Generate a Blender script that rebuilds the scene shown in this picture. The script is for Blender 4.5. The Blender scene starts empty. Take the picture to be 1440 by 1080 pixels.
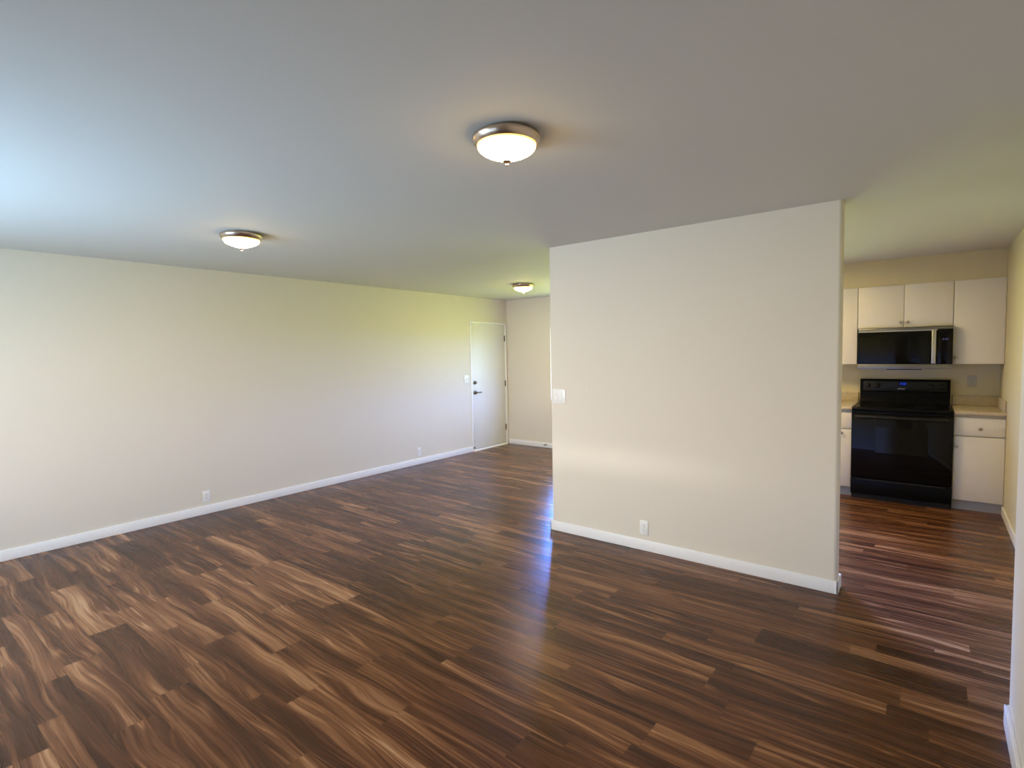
import bpy, bmesh, math, random
from mathutils import Vector, Matrix

scene = bpy.context.scene
COL = scene.collection
PI = math.pi

# ------------------------------------------------------------------ measures (metres)
H = 2.44                    # ceiling
XL, XR = -5.684, 0.5415     # left wall, kitchen right wall
YB, YW = -0.90, 7.082       # wall behind the camera, far wall
YP, PT = 3.811, 0.13        # middle wall front face and thickness
PA, PB = -2.5825, -0.4394   # middle wall ends
XN, YN = 0.279, 2.86        # near right wall face and its end
YS = 6.775                  # soffit front above the wall cabinets
WIN1 = (-4.79, -1.48, 0.778, 1.963)     # far wall window: x0, x1, z0, z1
WIN2 = (-4.80, -3.00, 0.47, 2.12)       # windows behind the camera
ADDED_WIN = (-2.90, -1.30, 0.47, 2.12)  # added unseen window, placed for a light band on the middle wall

# ------------------------------------------------------------------ camera
cd = bpy.data.cameras.new('camera')
cam = bpy.data.objects.new('camera', cd)
COL.objects.link(cam)
r_ = Vector((0.78569404, 0.61832064, -0.01909088))
u_ = Vector((-0.02127413, 0.0578495, 0.99809862))
f_ = Vector((-0.61824937, 0.78379399, -0.05860624))
cam.matrix_world = Matrix(((r_.x, u_.x, -f_.x, 0), (r_.y, u_.y, -f_.y, 0), (r_.z, u_.z, -f_.z, 1.5547), (0, 0, 0, 1)))
cd.sensor_fit = 'HORIZONTAL'
cd.sensor_width = 36.0
cd.lens = 747.652 / 1440 * 36.0
cd.clip_start = 0.02
cd.clip_end = 200
scene.camera = cam

# ------------------------------------------------------------------ exposure, world, portals
vs = scene.view_settings
vs.view_transform = 'Standard'
vs.look = 'None'
vs.gamma = 1.0
vs.use_curve_mapping = False
vs.exposure = 1.86
scene.cycles.use_denoising = True
scene.cycles.max_bounces = 10
scene.cycles.diffuse_bounces = 6
scene.cycles.glossy_bounces = 5
scene.cycles.sample_clamp_indirect = 8.0


class NT:
    """small helper for wiring shader nodes"""
    def __init__(self, tree):
        self.t = tree
        tree.nodes.clear()

    def node(self, typ, **kw):
        n = self.t.nodes.new(typ)
        for k, v in kw.items():
            setattr(n, k, v)
        return n

    def put(self, sock, v):
        if hasattr(v, 'is_output'):
            self.t.links.new(v, sock)
        elif v is not None:
            if hasattr(sock, 'default_value') and hasattr(sock.default_value, '__len__') and not hasattr(v, '__len__'):
                sock.default_value = [v] * len(sock.default_value)
            elif hasattr(sock.default_value, '__len__') and len(sock.default_value) == 4 and len(v) == 3:
                sock.default_value = (*v, 1)
            else:
                sock.default_value = v

    def math(self, op, a, b=None, c=None, clamp=False):
        n = self.node('ShaderNodeMath', operation=op, use_clamp=clamp)
        for s, v in zip(n.inputs, (a, b, c)):
            self.put(s, v)
        return n.outputs[0]

    def vec(self, x=0., y=0., z=0.):
        n = self.node('ShaderNodeCombineXYZ')
        for s, v in zip(n.inputs, (x, y, z)):
            self.put(s, v)
        return n.outputs[0]

    def mix(self, f, a, b, mode='MIX'):
        n = self.node('ShaderNodeMix', data_type='RGBA', blend_type=mode)
        self.put(n.inputs['Factor'], f)
        ins = [s for s in n.inputs if s.type == 'RGBA']
        self.put(ins[0], a)
        self.put(ins[1], b)
        return [s for s in n.outputs if s.type == 'RGBA'][0]

    def noise(self, vec, scale, detail=3., rough=.5, dist=0.):
        n = self.node('ShaderNodeTexNoise')
        self.put(n.inputs['Vector'], vec)
        n.inputs['Scale'].default_value = scale
        n.inputs['Detail'].default_value = detail
        n.inputs['Roughness'].default_value = rough
        n.inputs['Distortion'].default_value = dist
        return n.outputs

    def white(self, vec):
        n = self.node('ShaderNodeTexWhiteNoise', noise_dimensions='3D')
        self.put(n.inputs['Vector'], vec)
        return n.outputs

    def sep(self, v):
        n = self.node('ShaderNodeSeparateXYZ')
        self.put(n.inputs[0], v)
        return n.outputs

    def ramp(self, f, stops, interp='LINEAR'):
        n = self.node('ShaderNodeValToRGB')
        cr = n.color_ramp
        cr.interpolation = interp
        while len(cr.elements) < len(stops):
            cr.elements.new(.5)
        for e, (p, c) in zip(cr.elements, stops):
            e.position = p
            e.color = (*c, 1)
        self.put(n.inputs[0], f)
        return n.outputs[0]

    def maprange(self, v, a, b, c, d, smooth=False):
        n = self.node('ShaderNodeMapRange')
        if smooth:
            n.interpolation_type = 'SMOOTHSTEP'
        for s, x in zip(n.inputs, (v, a, b, c, d)):
            self.put(s, x)
        return n.outputs[0]


world = bpy.data.worlds.new('world')
scene.world = world
world.use_nodes = True
w = NT(world.node_tree)
tc = w.node('ShaderNodeTexCoord')
dx, dy, dz = w.sep(tc.outputs['Generated'])
NEAR = [(0.0, (.27, .50, .76)), (.30, (.34, .54, .74)), (.44, (.58, .65, .68)), (.468, (.82, .81, .78)), (.494, (.88, .86, .82)), (.503, (.90, .90, .91)),
        (.56, (.88, .90, .92)), (.68, (.44, .49, .56)), (1.0, (.26, .33, .44))]
FAR = [(0.0, (.29, .38, .07)), (.485, (.32, .42, .08)), (.512, (.38, .58, 1.18)), (.60, (.38, .58, 1.18)), (.68, (.34, .50, 1.0)), (1.0, (.26, .40, .80))]
# sky: blue overhead, paler near the horizon; ground: green lawn on the far side, pale paving on the near side
side = w.maprange(dy, -0.15, 0.15, 0, 1)
far = w.ramp(w.math('MULTIPLY_ADD', dz, .5, .5), FAR)
# lawn brightened to one side for kitchen ceiling; blue patch added for floor glow
far = w.mix(w.math('MULTIPLY', w.maprange(dx, -.45, -.10, 1, 0), w.maprange(dz, -.04, 0, 1, 0)), far, (.54, .69, .26))
blue_patch = w.math('MULTIPLY', w.maprange(dx, -.69, -.60, 0, 1), w.maprange(dx, -.52, -.40, 1, 0))
blue_patch = w.math('MULTIPLY', blue_patch, w.math('MULTIPLY', w.maprange(dz, .14, .20, 0, 1), w.maprange(dz, .35, .44, 1, 0)))
far = w.mix(blue_patch, far, (1.6, 4.6, 16.5))
near = w.ramp(w.math('MULTIPLY_ADD', dz, .5, .5), NEAR)
near = w.mix(w.maprange(dx, .2, .5, 0, 1), near, w.mix(1.0, near, (.60, .60, .60), 'MULTIPLY'))
# bright horizon strip added to throw a light band on the middle wall
strip = w.math('MULTIPLY', w.maprange(dx, -.20, -.06, 0, 1), w.maprange(dx, .08, .16, 1, 0))
strip = w.math('MULTIPLY', strip, w.math('MULTIPLY', w.maprange(dz, -.048, -.006, 0, 1), w.maprange(dz, -.002, .001, 1, 0)))
near = w.mix(1.0, near, (1.52, 1.52, 1.54), 'MULTIPLY')
near = w.mix(strip, near, (7.4, 7.1, 6.6))
envc = w.mix(side, near, far)
bg = w.node('ShaderNodeBackground')
w.put(bg.inputs['Color'], envc)
w.put(bg.inputs['Strength'], w.maprange(dy, -0.15, 0.15, 5.0, 4.6))
wo = w.node('ShaderNodeOutputWorld')
w.put(wo.inputs['Surface'], bg.outputs[0])


def portal(name, x0, x1, z0, z1, y, facing):
    ld = bpy.data.lights.new(name, 'AREA')
    ld.shape = 'RECTANGLE'
    ld.size, ld.size_y = x1 - x0, z1 - z0
    ld.cycles.is_portal = True
    o = bpy.data.objects.new(name, ld)
    COL.objects.link(o)
    o.location = ((x0 + x1) / 2, y, (z0 + z1) / 2)
    o.rotation_euler = (PI / 2 * (-1 if facing < 0 else 1), 0, 0)
    return o


portal('window_portal_back', *WIN1, YW + .16, -1)
portal('window_portal_front', *WIN2, YB - .16, 1)
portal('added_window_portal', ADDED_WIN[0], ADDED_WIN[1], ADDED_WIN[2], .74, YB - .16, 1)

# ------------------------------------------------------------------ materials


def pbr(name, col, rough=.5, metal=0., spec=.5, emit=None, estr=0., bump=None):
    m = bpy.data.materials.new(name)
    m.use_nodes = True
    n = NT(m.node_tree)
    p = n.node('ShaderNodeBsdfPrincipled')
    n.put(p.inputs['Base Color'], col)
    p.inputs['Roughness'].default_value = rough
    p.inputs['Metallic'].default_value = metal
    p.inputs['Specular IOR Level'].default_value = spec
    if emit:
        n.put(p.inputs['Emission Color'], emit)
        p.inputs['Emission Strength'].default_value = estr
    if bump:
        g = n.node('ShaderNodeNewGeometry')
        nz = n.noise(g.outputs['Position'], bump[0], 4.)
        b = n.node('ShaderNodeBump')
        b.inputs['Strength'].default_value = bump[1]
        b.inputs['Distance'].default_value = .002
        n.put(b.inputs['Height'], nz[0])
        n.put(p.inputs['Normal'], b.outputs[0])
    o = n.node('ShaderNodeOutputMaterial')
    n.put(o.inputs[0], p.outputs[0])
    return m


M = {}
M['wall'] = pbr('cream_wall_paint', (.715, .665, .572), .62, spec=.35, bump=(90, .12))
M['kwall'] = pbr('yellower_wall_paint', (.66, .59, .39), .6, spec=.35, bump=(90, .12))  # yellower version of the cream wall paint, used on the kitchen side
M['ceiling'] = pbr('white_ceiling_paint', (.66, .65, .62), .8, spec=.25, bump=(120, .12))
M['trim'] = pbr('white_trim_paint', (.87, .87, .87), .35)
M['door'] = pbr('white_door_paint', (.76, .75, .71), .38)
M['plastic'] = pbr('white_plastic', (.82, .82, .80), .3)
M['socket'] = pbr('dark_slot', (.03, .03, .03), .5)
M['nickel'] = pbr('brushed_nickel', (.56, .45, .36), .28, 1.)
M['brass'] = pbr('aged_brass', (.17, .14, .10), .4, 1.)
M['knob'] = pbr('satin_nickel_knob', (.42, .38, .33), .32, 1.)
M['cab'] = pbr('white_cabinet_laminate', (.79, .77, .72), .4)
M['cabin'] = pbr('cabinet_carcass', (.62, .58, .50), .5)
M['kick'] = pbr('grey_vinyl_kick', (.42, .42, .42), .5)
M['black'] = pbr('black_enamel', (.005, .005, .006), .28, spec=.07)
M['blackmat'] = pbr('black_plastic', (.010, .010, .010), .42, spec=.3)
M['bglass'] = pbr('black_glass', (.004, .004, .005), .07, spec=.16)
M['owin'] = pbr('oven_window_glass', (.009, .009, .008), .10, spec=.2)
M['ring'] = pbr('burner_ring_print', (.035, .035, .035), .25)
M['steeld'] = pbr('dark_stainless', (.22, .21, .20), .35, 1.)
M['steel'] = pbr('stainless_steel', (.55, .53, .50), .3, 1.)
M['badge'] = pbr('silver_badge', (.35, .35, .34), .35, 1.)
M['blue'] = pbr('blue_display_digits', (.02, .05, .3), .4, emit=(.02, .075, .62), estr=.6)
M['palebl'] = pbr('pale_display_digits', (.1, .1, .3), .4, emit=(.17, .16, .42), estr=.3)
M['clock'] = pbr('backlit_clock_glass', (.004, .004, .006), .1, spec=.16, emit=(.0, .004, .05), estr=.35)
M['rubber'] = pbr('dark_rubber', (.03, .028, .025), .6)
M['vinyl'] = pbr('white_window_vinyl', (.85, .85, .83), .35)
M['panel'] = pbr('lit_diffuser_panel', (.9, .9, .85), .5, emit=(1.0, .70, .33), estr=10.5)


def glass_mat():
    m = bpy.data.materials.new('window_glass')
    m.use_nodes = True
    n = NT(m.node_tree)
    t = n.node('ShaderNodeBsdfTransparent')
    g = n.node('ShaderNodeBsdfGlossy')
    g.inputs['Roughness'].default_value = .02
    mx = n.node('ShaderNodeMixShader')
    mx.inputs[0].default_value = .06
    n.put(mx.inputs[1], t.outputs[0])
    n.put(mx.inputs[2], g.outputs[0])
    o = n.node('ShaderNodeOutputMaterial')
    n.put(o.inputs[0], mx.outputs[0])
    return m


M['glass'] = glass_mat()
def dome_mat():
    # frosted bowl, brightest round the bulbs in its middle and amber towards the metal rim
    m = bpy.data.materials.new('lit_frosted_glass')
    m.use_nodes = True
    n = NT(m.node_tree)
    tc_ = n.node('ShaderNodeTexCoord')
    ox, oy, oz = n.sep(tc_.outputs['Object'])
    f = n.maprange(oz, -.043, -.074, 0, 1, True)
    p = n.node('ShaderNodeBsdfPrincipled')
    n.put(p.inputs['Base Color'], (.85, .75, .55))
    p.inputs['Roughness'].default_value = .4
    n.put(p.inputs['Emission Color'], n.mix(f, (1.0, .66, .14), (1.0, .70, .35)))
    n.put(p.inputs['Emission Strength'], n.math('ADD', n.math('MULTIPLY', n.math('POWER', f, 1.5), 22.0), .36))
    o = n.node('ShaderNodeOutputMaterial')
    n.put(o.inputs[0], p.outputs[0])
    return m


M['dome'] = dome_mat()
M['blind'] = pbr('added_cream_cloth', (.62, .57, .48), .8)
M['ivory'] = pbr('ivory_plastic', (.50, .47, .38), .4)


def counter_mat():
    m = bpy.data.materials.new('beige_speckled_laminate')
    m.use_nodes = True
    n = NT(m.node_tree)
    g = n.node('ShaderNodeNewGeometry')
    a = n.noise(g.outputs['Position'], 220, 2.)[0]
    b = n.noise(g.outputs['Position'], 60, 3.)[0]
    c = n.ramp(n.math('MULTIPLY_ADD', a, .7, n.math('MULTIPLY', b, .3)),
               [(.36, (.36, .29, .19)), (.5, (.52, .44, .31)), (.64, (.62, .54, .41))])
    p = n.node('ShaderNodeBsdfPrincipled')
    n.put(p.inputs['Base Color'], c)
    p.inputs['Roughness'].default_value = .35
    o = n.node('ShaderNodeOutputMaterial')
    n.put(o.inputs[0], p.outputs[0])
    return m


M['counter'] = counter_mat()


def floor_mat():
    m = bpy.data.materials.new('dark_acacia_laminate')
    m.use_nodes = True
    n = NT(m.node_tree)
    g = n.node('ShaderNodeNewGeometry')
    x, y, z = n.sep(g.outputs['Position'])
    SW = .0885
    row0 = n.math('FLOOR', n.math('DIVIDE', n.math('ADD', y, 10.0), SW))
    pair = n.math('FLOOR', n.math('DIVIDE', row0, 2.0))
    ph = n.white(n.vec(pair, 3.7, 1.3))[0]
    merged = n.math('GREATER_THAN', ph, .5)
    # merged: one wide board over two strips
    rid = n.math('ADD', n.math('MULTIPLY', merged, n.math('MULTIPLY_ADD', pair, 2.0, .5)),
                 n.math('MULTIPLY', n.math('SUBTRACT', 1.0, merged), row0))
    rh = n.sep(n.white(n.vec(rid, 11.1, 0.7))[1])
    LEN = n.math('MULTIPLY_ADD', rh[1], .35, .75)
    ucol = n.math('DIVIDE', n.math('ADD', n.math('ADD', x, 20.0), n.math('MULTIPLY', rh[0], 3.0)), LEN)
    col = n.math('FLOOR', ucol)
    bid = n.vec(rid, col, 5.0)
    wn = n.white(bid)
    br, bg_, bb = n.sep(wn[1])
    # grain space: stretched along x, shifted for every board
    gx = n.math('ADD', x, n.math('MULTIPLY', br, 41.0))
    gy = n.math('ADD', y, n.math('MULTIPLY', bg_, 23.0))
    gz = n.math('MULTIPLY', bb, 19.0)
    lo = n.noise(n.vec(n.math('MULTIPLY', gx, 1.5), n.math('MULTIPLY', gy, 4.0), gz), 1.0, 1., .5)[0]
    warp = n.math('MULTIPLY', n.math('SUBTRACT', lo, .5), .115)
    wy = n.math('ADD', gy, warp)
    s1 = n.noise(n.vec(n.math('MULTIPLY', gx, .55), n.math('MULTIPLY', wy, 13.0), gz), 1.0, 3., .55)[0]
    f1 = n.noise(n.vec(n.math('MULTIPLY', gx, .5), n.math('MULTIPLY', wy, 9.0), n.math('ADD', gz, 7.0)), 1.0, 1.5, .5)[0]
    line = n.math('SINE', n.math('MULTIPLY', f1, 52.0))
    line = n.math('POWER', n.math('MAXIMUM', line, 0.0), 3.0)
    s2 = n.noise(n.vec(n.math('MULTIPLY', gx, 1.4), n.math('MULTIPLY', wy, 75.0), gz), 1.0, 3., .6)[0]
    s3 = n.noise(n.vec(n.math('MULTIPLY', gx, 7.0), n.math('MULTIPLY', wy, 420.0), gz), 1.0, 2., .6)[0]
    tone = n.math('MULTIPLY', n.math('SUBTRACT', wn[0], .5), .16)
    v = n.math('ADD', n.math('MULTIPLY', n.math('SUBTRACT', s1, .5), 1.0), n.math('MULTIPLY', n.math('SUBTRACT', s2, .5), .46))
    lm = n.maprange(n.noise(n.vec(n.math('MULTIPLY', gx, 1.1), n.math('MULTIPLY', gy, 9.0), n.math('ADD', gz, 3.0)), 1.0, 1.)[0], .42, .62, 0.0, 1.0)
    v = n.math('ADD', v, n.math('MULTIPLY', n.math('MULTIPLY', line, lm), .18))
    v = n.math('ADD', v, n.math('MULTIPLY', n.math('SUBTRACT', s3, .5), .16))
    v = n.math('ADD', n.math('ADD', v, tone), .46)
    c = n.ramp(v, [(.12, (.031, .0114, .0056)), (.38, (.066, .0248, .0108)), (.50, (.119, .0465, .0195)),
                   (.60, (.198, .086, .037)), (.72, (.335, .170, .080)), (.88, (.45, .265, .145))])
    # thin dark seams between boards
    fy = n.math('FRACT', n.math('DIVIDE', n.math('ADD', y, 10.0), SW))
    fy2 = n.math('FRACT', n.math('DIVIDE', n.math('ADD', y, 10.0), SW * 2))
    e1 = n.math('MINIMUM', fy, n.math('SUBTRACT', 1.0, fy))
    e2 = n.math('MULTIPLY', n.math('MINIMUM', fy2, n.math('SUBTRACT', 1.0, fy2)), 2.0)
    ey = n.math('MULTIPLY', n.math('ADD', n.math('MULTIPLY', merged, e2), n.math('MULTIPLY', n.math('SUBTRACT', 1.0, merged), e1)), SW)
    fx = n.math('FRACT', ucol)
    ex = n.math('MULTIPLY', n.math('MINIMUM', fx, n.math('SUBTRACT', 1.0, fx)), LEN)
    seam = n.maprange(n.math('MINIMUM', ex, ey), 0.0, .0016, .62, 1.0)
    c = n.mix(1.0, c, n.vec(seam, seam, seam), 'MULTIPLY')
    p = n.node('ShaderNodeBsdfPrincipled')
    n.put(p.inputs['Base Color'], c)
    n.put(p.inputs['Roughness'], n.math('MULTIPLY_ADD', s2, .10, .225))
    p.inputs['Specular IOR Level'].default_value = .22
    b = n.node('ShaderNodeBump')
    b.inputs['Strength'].default_value = .12
    b.inputs['Distance'].default_value = .0006
    n.put(b.inputs['Height'], n.math('ADD', s3, n.math('MULTIPLY', seam, .8)))
    n.put(p.inputs['Normal'], b.outputs[0])
    o = n.node('ShaderNodeOutputMaterial')
    n.put(o.inputs[0], p.outputs[0])
    return m


M['floor'] = floor_mat()

# ------------------------------------------------------------------ mesh helpers


def add_box(bm, x0, x1, y0, y1, z0, z1, bev=0., seg=2):
    vs_ = [bm.verts.new((x, y, z)) for x in (x0, x1) for y in (y0, y1) for z in (z0, z1)]
    idx = [(0, 1, 3, 2), (4, 6, 7, 5), (0, 4, 5, 1), (2, 3, 7, 6), (0, 2, 6, 4), (1, 5, 7, 3)]
    fs = [bm.faces.new([vs_[i] for i in f]) for f in idx]
    if bev > 0:
        es = list({e for f in fs for e in f.edges})
        bmesh.ops.bevel(bm, geom=es, offset=bev, segments=seg, profile=.5, affect='EDGES', clamp_overlap=True)


def add_lathe(bm, prof, n=48, cx=0., cy=0., cz=0., axis='Z', cap0=False, cap1=False):
    """prof: list of (radius, height); axis Z: height along +Z, axis Y: height along -Y"""
    rings = []
    for (r, h) in prof:
        ring = []
        for i in range(n):
            a = 2 * PI * i / n
            if axis == 'Z':
                ring.append(bm.verts.new((cx + r * math.cos(a), cy + r * math.sin(a), cz + h)))
            else:
                ring.append(bm.verts.new((cx + r * math.cos(a), cy - h, cz + r * math.sin(a))))
        rings.append(ring)
    for a, b in zip(rings[:-1], rings[1:]):
        for i in range(n):
            bm.faces.new((a[i], a[(i + 1) % n], b[(i + 1) % n], b[i]))
    if cap0:
        bm.faces.new(rings[0])
    if cap1:
        bm.faces.new(rings[-1])


def add_prism(bm, pts, axis, a0, a1):
    """extrude a 2-D outline along axis ('X': pts are (y,z); 'Z': pts are (x,y))"""
    def P(p, a):
        return (a, p[0], p[1]) if axis == 'X' else (p[0], p[1], a)
    A = [bm.verts.new(P(p, a0)) for p in pts]
    B = [bm.verts.new(P(p, a1)) for p in pts]
    n = len(pts)
    bm.faces.new(A)
    bm.faces.new(B)
    for i in range(n):
        bm.faces.new((A[i], A[(i + 1) % n], B[(i + 1) % n], B[i]))


def obj(name, bm, mat, parent=None, smooth=False, kind=None, label=None):
    bmesh.ops.recalc_face_normals(bm, faces=bm.faces)
    me = bpy.data.meshes.new(name)
    bm.to_mesh(me)
    bm.free()
    me.materials.append(M[mat])
    if smooth:
        for p in me.polygons:
            p.use_smooth = True
        try:
            me.set_sharp_from_angle(angle=math.radians(38))
        except Exception:
            pass
    o = bpy.data.objects.new(name, me)
    COL.objects.link(o)
    if parent:
        o.parent = parent
    if kind:
        o['kind'] = kind
    if label:
        o['label'] = label
    return o


def boxes(name, lst, mat, parent=None, bev=0., kind=None, label=None, seg=2):
    bm = bmesh.new()
    for b in lst:
        add_box(bm, *b, bev=bev, seg=seg)
    return obj(name, bm, mat, parent, smooth=bev > 0, kind=kind, label=label)


def thing(name, label, cat, loc=(0, 0, 0), rz=0., group=None, kind=None):
    o = bpy.data.objects.new(name, None)
    o.empty_display_size = .1
    COL.objects.link(o)
    o.location = loc
    o.rotation_euler = (0, 0, rz)
    if label:
        o['label'] = label
    if cat:
        o['category'] = cat
    if group:
        o['group'] = group
    if kind:
        o['kind'] = kind
    return o


def dup(root, loc, label, rz=None):
    r = root.copy()
    COL.objects.link(r)
    r.location = loc
    if rz is not None:
        r.rotation_euler = (0, 0, rz)
    r['label'] = label
    for ch in list(root.children):
        c = ch.copy()
        COL.objects.link(c)
        c.parent = r
        for g in list(ch.children):
            d = g.copy()
            COL.objects.link(d)
            d.parent = c
    return r


# ------------------------------------------------------------------ the setting
S = 'structure'
T = .15
boxes('floor', [(XL - T, XR + T, YB - T, YW + T, -.10, 0)], 'floor', kind=S)
boxes('ceiling', [(XL - T, XR + T, YB - T, YW + T, H, H + .10)], 'ceiling', kind=S)

# left wall with the entry door opening
D0, D1, DZ = 6.172, 7.052, 2.046
boxes('wall_left', [(XL - T, XL, YB - T, D0, 0, H), (XL - T, XL, D1, YW + T, 0, H), (XL - T, XL, D0, D1, DZ, H)], 'wall', kind=S)


def wall_y(name, y0, y1, x0, x1, wins):
    bx, x = [], x0
    for a, b, c, d in wins:
        bx += [(x, a, y0, y1, 0, H), (a, b, y0, y1, 0, c), (a, b, y0, y1, d, H)]
        x = b
    bx.append((x, x1, y0, y1, 0, H))
    return boxes(name, bx, 'wall', kind=S)


wall_y('wall_back', YW, YW + T, XL, WIN1[1] + .05, [WIN1])
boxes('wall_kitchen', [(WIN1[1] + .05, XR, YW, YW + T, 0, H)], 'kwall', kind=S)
wall_y('wall_front', YB - T, YB, XL, XN, [WIN2, ADDED_WIN])
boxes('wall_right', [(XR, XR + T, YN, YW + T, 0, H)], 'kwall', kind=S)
boxes('wall_near', [(XN, XR + T, YB - T, YN, 0, H)], 'wall', kind=S)


def middle_wall():
    # rounded (bullnose) ends
    r = .020
    pts = []
    for (cx, cy, a0) in ((PB - r, YP + PT - r, 0), (PA + r, YP + PT - r, 90), (PA + r, YP + r, 180), (PB - r, YP + r, 270)):
        for k in range(7):
            a = math.radians(a0 + 15 * k)
            pts.append((cx + r * math.cos(a), cy + r * math.sin(a)))
    bm = bmesh.new()
    add_prism(bm, pts, 'Z', 0, H)
    # slim raised vertical ridge on the front face
    add_box(bm, -2.197, -2.190, YP - .0022, YP + .002, 1.235, 1.385, .001, 1)
    return obj('wall_middle', bm, 'wall', smooth=True, kind=S)


middle_wall()
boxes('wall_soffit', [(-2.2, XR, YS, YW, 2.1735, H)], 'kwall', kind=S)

BH, BT = .085, .013


def baseboard(name, segs):
    """each segment: x0,x1,y0,y1 of its footprint"""
    return boxes(name, [(a, b, c, d, 0, BH) for a, b, c, d in segs], 'trim', bev=.004, kind=S)


baseboard('baseboard_left', [(XL, XL + BT, YB, 6.158)])
baseboard('baseboard_back', [(XL + .022, -2.2, YW - BT, YW)])
baseboard('baseboard_middle', [(PA - BT, PB + BT, YP - BT, YP), (PA - BT, PB + BT, YP + PT, YP + PT + BT),
                               (PA - BT, PA, YP - BT, YP + PT + BT), (PB, PB + BT, YP - BT, YP + PT + BT)])
baseboard('baseboard_right', [(XR - BT, XR, YN, 6.452)])
baseboard('baseboard_near', [(XN - .015, XN, YB, YN + .015), (XN - .015, XR - BT, YN, YN + .015)])
baseboard('baseboard_front', [(XL + BT, XN - .015, YB, YB + BT)])


# windows: frame, meeting rail, panes
def window(name, win, y, fw=.045):
    a, b, c, d = win
    t = thing(name, None, None, ((a + b) / 2, y, c), kind=S)
    W, HH = (b - a) / 2, d - c
    fy0, fy1 = -.035, .035
    boxes('window_frame', [(-W, -W + fw, fy0, fy1, 0, HH), (W - fw, W, fy0, fy1, 0, HH),
                           (-W + fw, W - fw, fy0, fy1, 0, fw), (-W + fw, W - fw, fy0, fy1, HH - fw, HH)], 'vinyl', t, bev=.003)
    rz = .755 if name == 'window_1' else .62
    boxes('meeting_rail', [(-W + fw, W - fw, -.025, .025, rz - .02, rz + .02)], 'vinyl', t, bev=.003)
    boxes('mullion', [(-.02, .02, -.028, .028, fw, HH - fw)], 'vinyl', t, bev=.003)
    for z0, z1 in ((fw, rz - .02), (rz + .02, HH - fw)):
        for x0, x1 in ((-W + fw, -.02), (.02, W - fw)):
            boxes('pane', [(x0, x1, -.003, .003, z0, z1)], 'glass', t)
    return t


window('window_1', WIN1, YW + .09)
window('window_2', WIN2, YB - .09)
window('added_window', ADDED_WIN, YB - .09)  # added unseen window for the low light band
# added unseen blind with a low slit, shaping light on the middle wall
rb = thing('added_blind', 'added unseen cream blind shaping window light into a low band', 'blind', ((ADDED_WIN[0] + ADDED_WIN[1]) / 2, YB - .03, ADDED_WIN[3]))
bw = (ADDED_WIN[1] - ADDED_WIN[0]) / 2 - .004
boxes('added_blind_cloth', [(-bw, bw, -.002, .002, -1.40, -.04)], 'blind', rb)
boxes('bottom_bar', [(-bw, bw, -.009, .009, -1.43, -1.40)], 'trim', rb, bev=.003)
boxes('head_roll', [(-bw, bw, -.022, .022, -.046, -.001)], 'trim', rb, bev=.012)

# ------------------------------------------------------------------ entry door in the left wall (local x runs along world +Y)


def entry_door():
    t = thing('door_1', 'flat white entry door with dark hinges in the far corner', None, (XL, 0, 0), PI / 2, kind=S)
    x0, x1 = D0, D1
    # local -y is into the room
    fr = [(x0 - .012, x0 + .018, -.012, .14, 0, DZ), (x1 - .018, x1 + .012, -.012, .14, 0, DZ),
          (x0 - .012, x1 + .012, -.012, .14, DZ - .018, DZ + .014)]
    stops = [(x0 + .018, x0 + .032, .054, .08, .02, DZ - .018), (x1 - .032, x1 - .018, .054, .08, .02, DZ - .018),
             (x0 + .032, x1 - .032, .054, .08, DZ - .032, DZ - .018)]
    boxes('door_frame', fr + stops, 'trim', t, bev=.003)
    boxes('door_leaf', [(x0 + .0195, x1 - .0195, .008, .053, .034, DZ - .0205)], 'door', t, bev=.002)
    bm = bmesh.new()
    add_prism(bm, [(-.018, 0), (-.014, .012), (.0, .024), (.10, .024), (.14, .012), (.14, 0)], 'X', x0 + .018, x1 - .018)
    obj('threshold', bm, 'trim', t)
    boxes('door_sweep', [(x0 + .02, x1 - .02, .004, .05, .0245, .034)], 'kick', t)
    boxes('corner_seal', [(x0 + .019, x0 + .055, -.004, .008, .040, .068)], 'rubber', t, bev=.003, label='dark rubber corner seal')
    for hz in (1.799, 1.038, .295):
        bm = bmesh.new()
        add_lathe(bm, [(.0, -.052), (.0065, -.052), (.0065, .052), (.0, .052)], 12, x1 - .019, .001, hz)
        add_box(bm, x1 - .037, x1 - .0195, .003, .009, hz - .046, hz + .046, .002, 1)
        obj('hinge', bm, 'brass', t, smooth=True, label='aged brass butt hinge')
    kx = x0 + .088
    bm = bmesh.new()
    add_lathe(bm, [(.030, -.008), (.030, .004), (.026, .012), (.018, .016), (.0, .017)], 24, kx, 0, 1.093, 'Y')
    db = obj('deadbolt', bm, 'brass', t, smooth=True, label='round aged brass deadbolt')
    boxes('thumb_turn', [(kx - .020, kx + .020, -.034, -.016, 1.086, 1.100)], 'brass', db, bev=.003)
    bm = bmesh.new()
    add_lathe(bm, [(.032, -.008), (.032, .002), (.028, .010), (.014, .014), (.012, .045), (.0, .046)], 24, kx, 0, .934, 'Y')
    lv = obj('lever_handle', bm, 'brass', t, smooth=True, label='aged brass lever handle')
    boxes('lever', [(kx - .012, kx + .105, -.056, -.036, .925, .945)], 'brass', lv, bev=.008, seg=3)


entry_door()

# ------------------------------------------------------------------ ceiling lights


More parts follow.
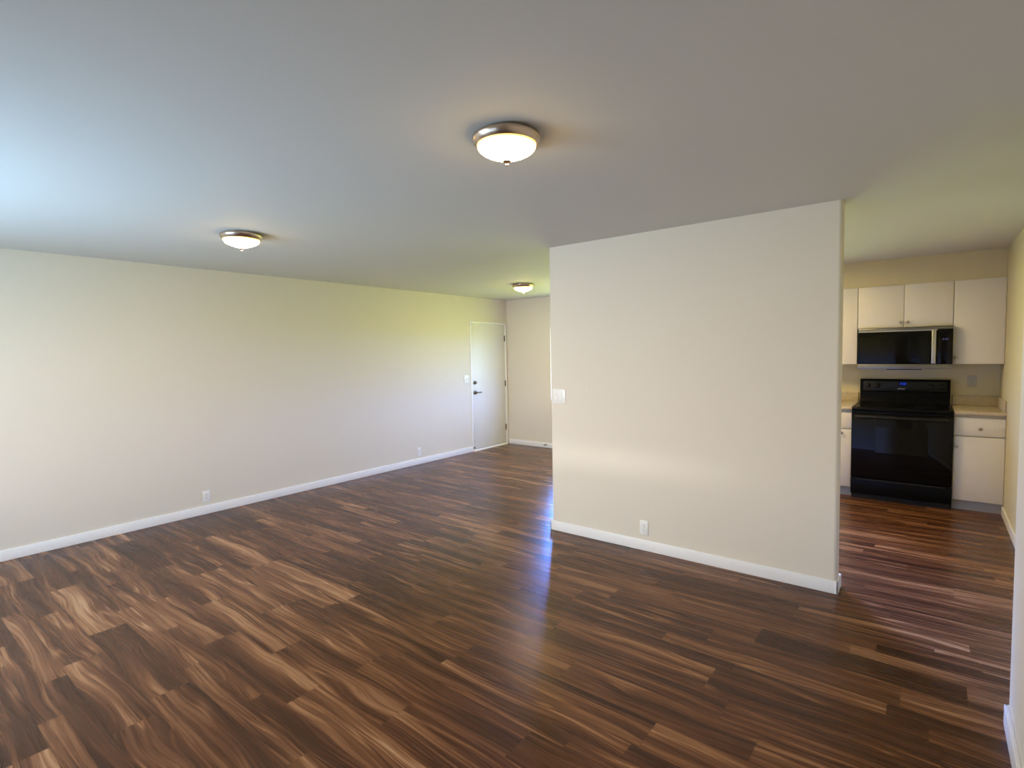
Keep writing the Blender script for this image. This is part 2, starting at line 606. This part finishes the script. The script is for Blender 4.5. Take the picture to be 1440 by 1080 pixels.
def dome_light(label, loc):
    t = thing('ceiling_light', label, 'ceiling light', loc, group='flush dome ceiling lights')
    bm = bmesh.new()
    add_lathe(bm, [(.0, -.0005), (.112, -.0005), (.112, -.010), (.136, -.010), (.139, -.013), (.140, -.018), (.139, -.024), (.136, -.028),
                   (.134, -.032), (.128, -.040), (.124, -.044), (.1215, -.044), (.1205, -.040)], 64)
    obj('rim', bm, 'nickel', t, smooth=True, label='brushed nickel rim')
    bm = bmesh.new()
    prof = [(.1203, -.039)]
    for k in range(0, 19):
        t_ = k / 18
        prof.append((.1200 * (1 - t_ ** 2.15), -.044 - .061 * t_))
    prof[-1] = (.0005, -.105)
    add_lathe(bm, prof, 64)
    obj('glass_dome', bm, 'dome', t, smooth=True, label='glowing frosted glass bowl')
    bm = bmesh.new()
    add_lathe(bm, [(.0, -.103), (.017, -.104), (.018, -.107), (.011, -.112), (.005, -.114), (.005, -.116), (.0065, -.118),
                   (.007, -.121), (.005, -.124), (.0005, -.1255)], 24)
    obj('finial', bm, 'nickel', t, smooth=True)
    return t


l1 = dome_light('lit bowl ceiling light with nickel rim, largest and nearest, in front of the middle wall', (-1.375, 1.738, H))
dup(l1, (-3.888, 1.841, H), 'lit bowl ceiling light with nickel rim beside the long left wall')
dup(l1, (-4.170, 5.560, H), 'lit bowl ceiling light, smallest and farthest, near the entry door corner')

# kitchen ceiling light, flat panel hidden behind the middle wall
kp = thing('panel_light', 'square flat lit ceiling panel in the kitchen behind the middle wall', 'ceiling light', (-1.45, 5.45, H))
boxes('frame', [(-.32, .32, -.32, -.29, -.05, 0), (-.32, .32, .29, .32, -.05, 0), (-.32, -.29, -.29, .29, -.05, 0), (.29, .32, -.29, .29, -.05, 0)], 'trim', kp, bev=.003)
boxes('diffuser', [(-.29, .29, -.29, .29, -.035, -.02)], 'panel', kp)

# ------------------------------------------------------------------ switches and outlets (face local -y)


def outlet(label, loc, rz=0., mat='plastic'):
    t = thing('wall_outlet', label, 'outlet', loc, rz, group='duplex wall outlets')
    boxes('cover_plate', [(-.036, .036, -.006, 0, -.059, .059)], mat, t, bev=.003)
    for s in (-1, 1):
        bm = bmesh.new()
        pts = []
        for k in range(16):
            a = 2 * PI * k / 16
            pts.append((.0165 * math.cos(a), max(-.0135, min(.0135, .0165 * math.sin(a)))))
        A = [bm.verts.new((p[0], -.0085, s * .0195 + p[1])) for p in pts]
        B = [bm.verts.new((p[0], -.004, s * .0195 + p[1])) for p in pts]
        bm.faces.new(A)
        for i in range(16):
            bm.faces.new((A[i], A[(i + 1) % 16], B[(i + 1) % 16], B[i]))
        rc = obj('receptacle', bm, mat, t)
        boxes('slots', [(-.0075, -.0052, -.0088, -.0080, s * .0195 - .001, s * .0195 + .008),
                        (.0052, .0075, -.0088, -.0080, s * .0195 - .000, s * .0195 + .007),
                        (-.0022, .0022, -.0088, -.0080, s * .0195 - .0095, s * .0195 - .0055)], 'socket', rc)
    bm = bmesh.new()
    add_lathe(bm, [(.0032, -.005), (.0032, .0075), (.0, .008)], 12, 0, 0, 0, 'Y')
    obj('screw', bm, 'knob', t)
    return t


o1 = outlet('white duplex outlet low on the middle wall above its baseboard', (-1.724, YP, .177))
dup(o1, (XL, 2.219, .176), 'white duplex outlet low on the left wall, the nearer and larger one', PI / 2)
dup(o1, (XL, 5.042, .181), 'white duplex outlet low on the left wall, the far one towards the door', PI / 2)
outlet('ivory duplex outlet on the shaded kitchen wall above the right counter', (.330, YW, 1.180), 0, 'ivory')


def rocker(parent, x):
    bm = bmesh.new()
    add_box(bm, x - .0165, x + .0165, -.0075, -.004, -.033, .033, .001, 1)
    fr = obj('switch_bezel', bm, 'plastic', parent)
    bm = bmesh.new()
    # tilted rocker paddle
    add_prism(bm, [(-.0072, -.030), (-.0125, -.029), (-.0085, .0), (-.0105, .030), (-.0072, .030)], 'X', x - .0135, x + .0135)
    obj('paddle', bm, 'plastic', fr)


sw = thing('light_switch', 'double white rocker switch near the left end of the middle wall', 'light switch', (-2.494, YP, 1.176), group='wall switches')
boxes('cover_plate', [(-.066, .066, -.007, 0, -.062, .062)], 'plastic', sw, bev=.003)
rocker(sw, -.024)
rocker(sw, .024)

sw2 = thing('light_switch', 'white two-gang toggle switch plate beside the entry door', 'light switch', (XL, 6.068, 1.160), PI / 2, group='wall switches')
boxes('cover_plate', [(-.058, .058, -.006, 0, -.058, .058)], 'plastic', sw2, bev=.003)
for sx in (-.023, .023):
    bm = bmesh.new()
    add_prism(bm, [(-.005, -.012), (-.009, -.010), (-.020, .006), (-.020, .011), (-.009, .011), (-.005, .012)], 'X', sx - .005, sx + .005)
    obj('toggle', bm, 'plastic', sw2)

# door stop on the far wall baseboard
ds = thing('door_stop', 'small dark spring door stop on the far baseboard near the door', 'door stop', (-4.888, YW - BT, .054))
bm = bmesh.new()
add_lathe(bm, [(.0, 0), (.012, 0), (.012, .004), (.006, .006)] + [(.0055 + .0012 * (k % 2), .008 + .0022 * k) for k in range(20)] + [(.005, .054)], 14, 0, 0, 0, 'Y')
obj('spring', bm, 'brass', ds, smooth=True)
bm = bmesh.new()
add_lathe(bm, [(.0, .052), (.008, .053), (.009, .058), (.009, .066), (.006, .070), (.0, .071)], 14, 0, 0, 0, 'Y')
obj('tip', bm, 'rubber', ds, smooth=True)

# ------------------------------------------------------------------ kitchen


def knob(parent, x, y, z):
    bm = bmesh.new()
    add_lathe(bm, [(.008, 0), (.007, .004), (.0055, .010), (.0075, .016), (.0135, .020), (.0155, .025), (.0135, .030), (.007, .0325), (.0, .033)], 20, x, y, z, 'Y')
    return obj('knob', bm, 'knob', parent, smooth=True)


YU, YUB = 6.752, 7.082          # wall cabinet front and back
UZ0, UZ1 = 1.362, 2.1735


def wall_cabinet(label, x0, x1, z0, z1, doors, knobs):
    t = thing('wall_cabinet', label, 'cabinet', ((x0 + x1) / 2, YUB, z0), group='white wall cabinets')
    cx = (x0 + x1) / 2
    boxes('body', [(x0 - cx, x1 - cx, YU + .021 - YUB, -.001, 0, z1 - z0)], 'cabin', t)
    for (a, b), kx in zip(doors, knobs):
        d = boxes('cabinet_door', [(a + .0018 - cx, b - .0018 - cx, YU - YUB, YU + .019 - YUB, .001, z1 - z0 - .004)], 'cab', t, bev=.002)
        if kx is not None:
            kz = .062 if z1 - z0 > .6 else .050
            knob(d, kx - cx, YU - YUB, kz)
    return t


wall_cabinet('tall white wall cabinet left of the microwave', -1.38, -.6225, UZ0, UZ1, [(-1.38, -1.0), (-1.0, -.6225)], [-1.03, -.97])
wall_cabinet('short white two-door wall cabinet directly above the microwave', -.621, .1625, 1.738, UZ1, [(-.621, -.226), (-.226, .1625)], [-.251, -.198])
wall_cabinet('tall white wall cabinet right of the microwave against the right wall', .164, .5405, UZ0, UZ1, [(.164, .5405)], [.186])

YBF = 6.440                     # base cabinet door front
KY = 6.486                      # kick face


def base_cabinet(label, x0, x1, knob_side):
    cx = (x0 + x1) / 2
    t = thing('base_cabinet', label, 'cabinet', (cx, YW, 0), group='white base cabinets')
    o = lambda y: y - YW
    boxes('body', [(x0 - cx, x1 - cx, o(YBF + .021), -.001, .092, .899)], 'cabin', t)
    boxes('kick_board', [(x0 - cx, x1 - cx, o(KY), o(KY + .018), 0, .092)], 'kick', t, label='grey kick board')
    d = boxes('drawer_front', [(x0 + .002 - cx, x1 - .002 - cx, o(YBF), o(YBF + .019), .708, .874)], 'cab', t, bev=.0025)
    knob(d, .008 if knob_side < 0 else 0, o(YBF), .775)
    c = boxes('cabinet_door', [(x0 + .002 - cx, x1 - .002 - cx, o(YBF), o(YBF + .019), .099, .697)], 'cab', t, bev=.0025)
    kx = x0 + .022 if knob_side < 0 else x1 - .085
    knob(c, kx - cx, o(YBF), .610 if knob_side < 0 else .66)
    return t


RX0, RX1 = -.626, .178
base_cabinet('white base cabinet with drawer right of the black range', RX1 + .003, XR - .001, -1)
base_cabinet('white base cabinet with drawer left of the black range, mostly hidden', -1.10, RX0 - .003, 1)


def counter(label, x0, x1, side):
    cx = (x0 + x1) / 2
    t = thing('countertop', label, 'countertop', (cx, YW, .900), group='beige countertops')
    bm = bmesh.new()
    y0 = 6.415 - YW
    pts = [(-.001, .0)]
    pts += [(y0 + .012, 0), (y0 + .004, .002), (y0, .010), (y0, .022), (y0 + .003, .031), (y0 + .010, .035), (-.001, .035)]
    add_prism(bm, pts, 'X', x0 - cx, x1 - cx)
    obj('slab', bm, 'counter', t)
    boxes('backsplash', [(x0 - cx, x1 - cx, -.022, -.001, .035, .138)], 'counter', t, bev=.004)
    if side:
        boxes('side_splash', [(x1 - cx - .020, x1 - cx, y0 + .03, -.022, .035, .138)], 'counter', t, bev=.004)
    return t


counter('beige speckled countertop with backsplash right of the black range', RX1 + .003, XR - .001, True)
counter('beige speckled countertop with backsplash left of the black range', -1.38, RX0 - .003, False)

# seven segment numerals for the clocks
SEG = {'1': 'bc', '2': 'abged', '3': 'abgcd', '4': 'fgbc', '5': 'afgcd', '0': 'abcdef', '7': 'abc', '6': 'afgedc', '8': 'abcdefg'}


def digits(parent, name, text, mat, x, y, z, h):
    bm = bmesh.new()
    wd, s = h * .55, h * .11
    for k, ch in enumerate(text):
        ox = x + k * h * .85
        if ch == ':':
            for q in (.3, .7):
                add_box(bm, ox + wd * .4, ox + wd * .4 + s, y - .001, y, z + h * q - s / 2, z + h * q + s / 2)
            continue
        R = {'a': (0, wd, h - s, h), 'g': (0, wd, h / 2 - s / 2, h / 2 + s / 2), 'd': (0, wd, 0, s),
             'f': (0, s, h / 2, h), 'b': (wd - s, wd, h / 2, h), 'e': (0, s, 0, h / 2), 'c': (wd - s, wd, 0, h / 2)}
        for c in SEG[ch]:
            a = R[c]
            add_box(bm, ox + a[0], ox + a[1], y - .001, y, z + a[2], z + a[3])
    return obj(name, bm, mat, parent)


def kitchen_range():
    YR = 6.395                  # oven door face
    cx = (RX0 + RX1) / 2
    t = thing('kitchen_range', 'black freestanding electric range between the base cabinets', 'range', (cx, YW, 0))
    o = lambda y: y - YW
    hw = (RX1 - RX0) / 2
    boxes('body', [(-hw + .004, hw - .004, o(YR + .035), -.02, .02, .900)], 'black', t, bev=.003)
    boxes('toe_panel', [(-hw + .006, hw - .006, o(YR + .020), o(YR + .036), .0, .06)], 'blackmat', t)
    dr = boxes('storage_drawer', [(-hw, hw, o(YR), o(YR + .034), .050, .212)], 'black', t, bev=.006)
    boxes('pull_lip', [(-hw + .05, hw - .05, o(YR - .010), o(YR + .002), .196, .210)], 'blackmat', dr, bev=.003)
    dd = boxes('oven_door', [(-hw, hw, o(YR), o(YR + .034), .220, .868)], 'bglass', t, bev=.006)
    boxes('door_window', [(-.200, .222, o(YR - .0015), o(YR + .001), .488, .745)], 'owin', dd)
    bm = bmesh.new()
    add_box(bm, -hw + .03, hw - .03, o(YR - .052), o(YR - .030), .832, .856, .009, 3)
    for s in (-1, 1):
        add_box(bm, s * (hw - .05) - .014, s * (hw - .05) + .014, o(YR - .034), o(YR + .003), .834, .854, .003, 1)
    obj('oven_handle', bm, 'blackmat', dd, smooth=True)
    boxes('control_rail', [(-hw, hw, o(YR + .004), o(YR + .04), .870, .900)], 'black', t, bev=.004)
    ck = boxes('cooktop', [(-hw - .001, hw + .001, o(YR - .006), -.085, .900, .936)], 'black', t, bev=.012, seg=3)
    boxes('glass_surface', [(-hw + .03, hw - .03, o(YR + .03), -.10, .9362, .9380)], 'bglass', ck)
    for bx, by, br in ((-.19, -.46, .105), (.19, -.46, .085), (-.19, -.23, .080), (.19, -.23, .105)):
        bm = bmesh.new()
        add_lathe(bm, [(br, .9381), (br, .9386), (br - .006, .9386), (br - .006, .9381)], 40, bx, by)
        obj('burner_ring', bm, 'ring', ck)
    # back guard: sloping lower apron, upright control face
    gw = .386
    bm = bmesh.new()
    add_prism(bm, [(-.004, .90), (-.088, .90), (-.088, .950), (-.074, .985), (-.070, 1.055), (-.082, 1.062), (-.078, 1.178), (-.066, 1.192), (-.004, 1.192)], 'X', -gw, gw)
    bg_ = obj('back_guard', bm, 'black', t)
    boxes('control_face', [(-gw + .03, gw - .03, -.0845, -.079, 1.070, 1.172)], 'blackmat', bg_, bev=.002)
    for kx in (-.315, -.232, .232, .315):
        bm = bmesh.new()
        add_lathe(bm, [(.026, 0), (.025, .010), (.019, .014), (.017, .026), (.014, .028), (.0, .0285)], 24, kx, -.0835, 1.124, 'Y')
        add_box(bm, kx - .004, kx + .004, -.0835 - .033, -.0835 - .026, 1.124 - .017, 1.124 + .017, .001, 1)
        obj('control_knob', bm, 'blackmat', bg_, smooth=True)
    boxes('clock_window', [(-.036, .026, -.0858, -.084, 1.128, 1.166)], 'clock', bg_)
    digits(bg_, 'clock_digits', '3:07', 'blue', -.026, -.0858, 1.138, .015)
    boxes('badge', [(-.050, .014, -.0862, -.084, 1.088, 1.097)], 'badge', bg_, bev=.001)


kitchen_range()


def microwave():
    x0, x1, YM = -.606, .1635, 6.672
    cx = (x0 + x1) / 2
    z0, z1 = 1.312, 1.735
    t = thing('microwave', 'stainless and black microwave mounted over the range', 'microwave', (cx, YW, z0))
    X = lambda v: v - cx
    Yo = lambda v: v - YW
    Z = lambda v: v - z0
    boxes('body', [(X(x0), X(x1), Yo(YM + .032), -.001, 0.004, Z(z1))], 'blackmat', t, bev=.002)
    boxes('top_grille', [(X(x0), X(x1), Yo(YM + .006), Yo(YM + .033), Z(1.708), Z(z1 - .002))], 'steeld', t, bev=.002, label='stainless top strip')
    d = boxes('door', [(X(x0), X(.045), Yo(YM), Yo(YM + .031), Z(1.365), Z(1.7065))], 'bglass', t, bev=.002)
    boxes('top_strip', [(X(x0), X(.045), Yo(YM - .001), Yo(YM + .004), Z(1.695), Z(1.7065))], 'steel', d, label='thin stainless door edge')
    bm = bmesh.new()
    add_box(bm, X(.000), X(.036), Yo(YM - .046), Yo(YM - .030), Z(1.368), Z(1.700), .006, 3)
    for zz in (1.385, 1.683):
        add_box(bm, X(.006), X(.030), Yo(YM - .034), Yo(YM + .002), Z(zz - .010), Z(zz + .010), .002, 1)
    obj('door_handle', bm, 'steel', d, smooth=True, label='vertical stainless handle')
    c = boxes('control_panel', [(X(.0465), X(x1), Yo(YM), Yo(YM + .031), Z(1.365), Z(1.7065))], 'bglass', t, bev=.002)
    digits(c, 'clock_digits', '3:07', 'palebl', X(.086), Yo(YM), Z(1.600), .013)
    boxes('bottom_strip', [(X(x0), X(x1), Yo(YM - .002), Yo(YM + .031), Z(1.314), Z(1.3635))], 'steeld', t, bev=.002, label='stainless bottom strip')
    boxes('grease_filter', [(X(-.36), X(-.07), Yo(YM + .03), Yo(YM + .25), -.006, .004)], 'blackmat', t)


microwave()
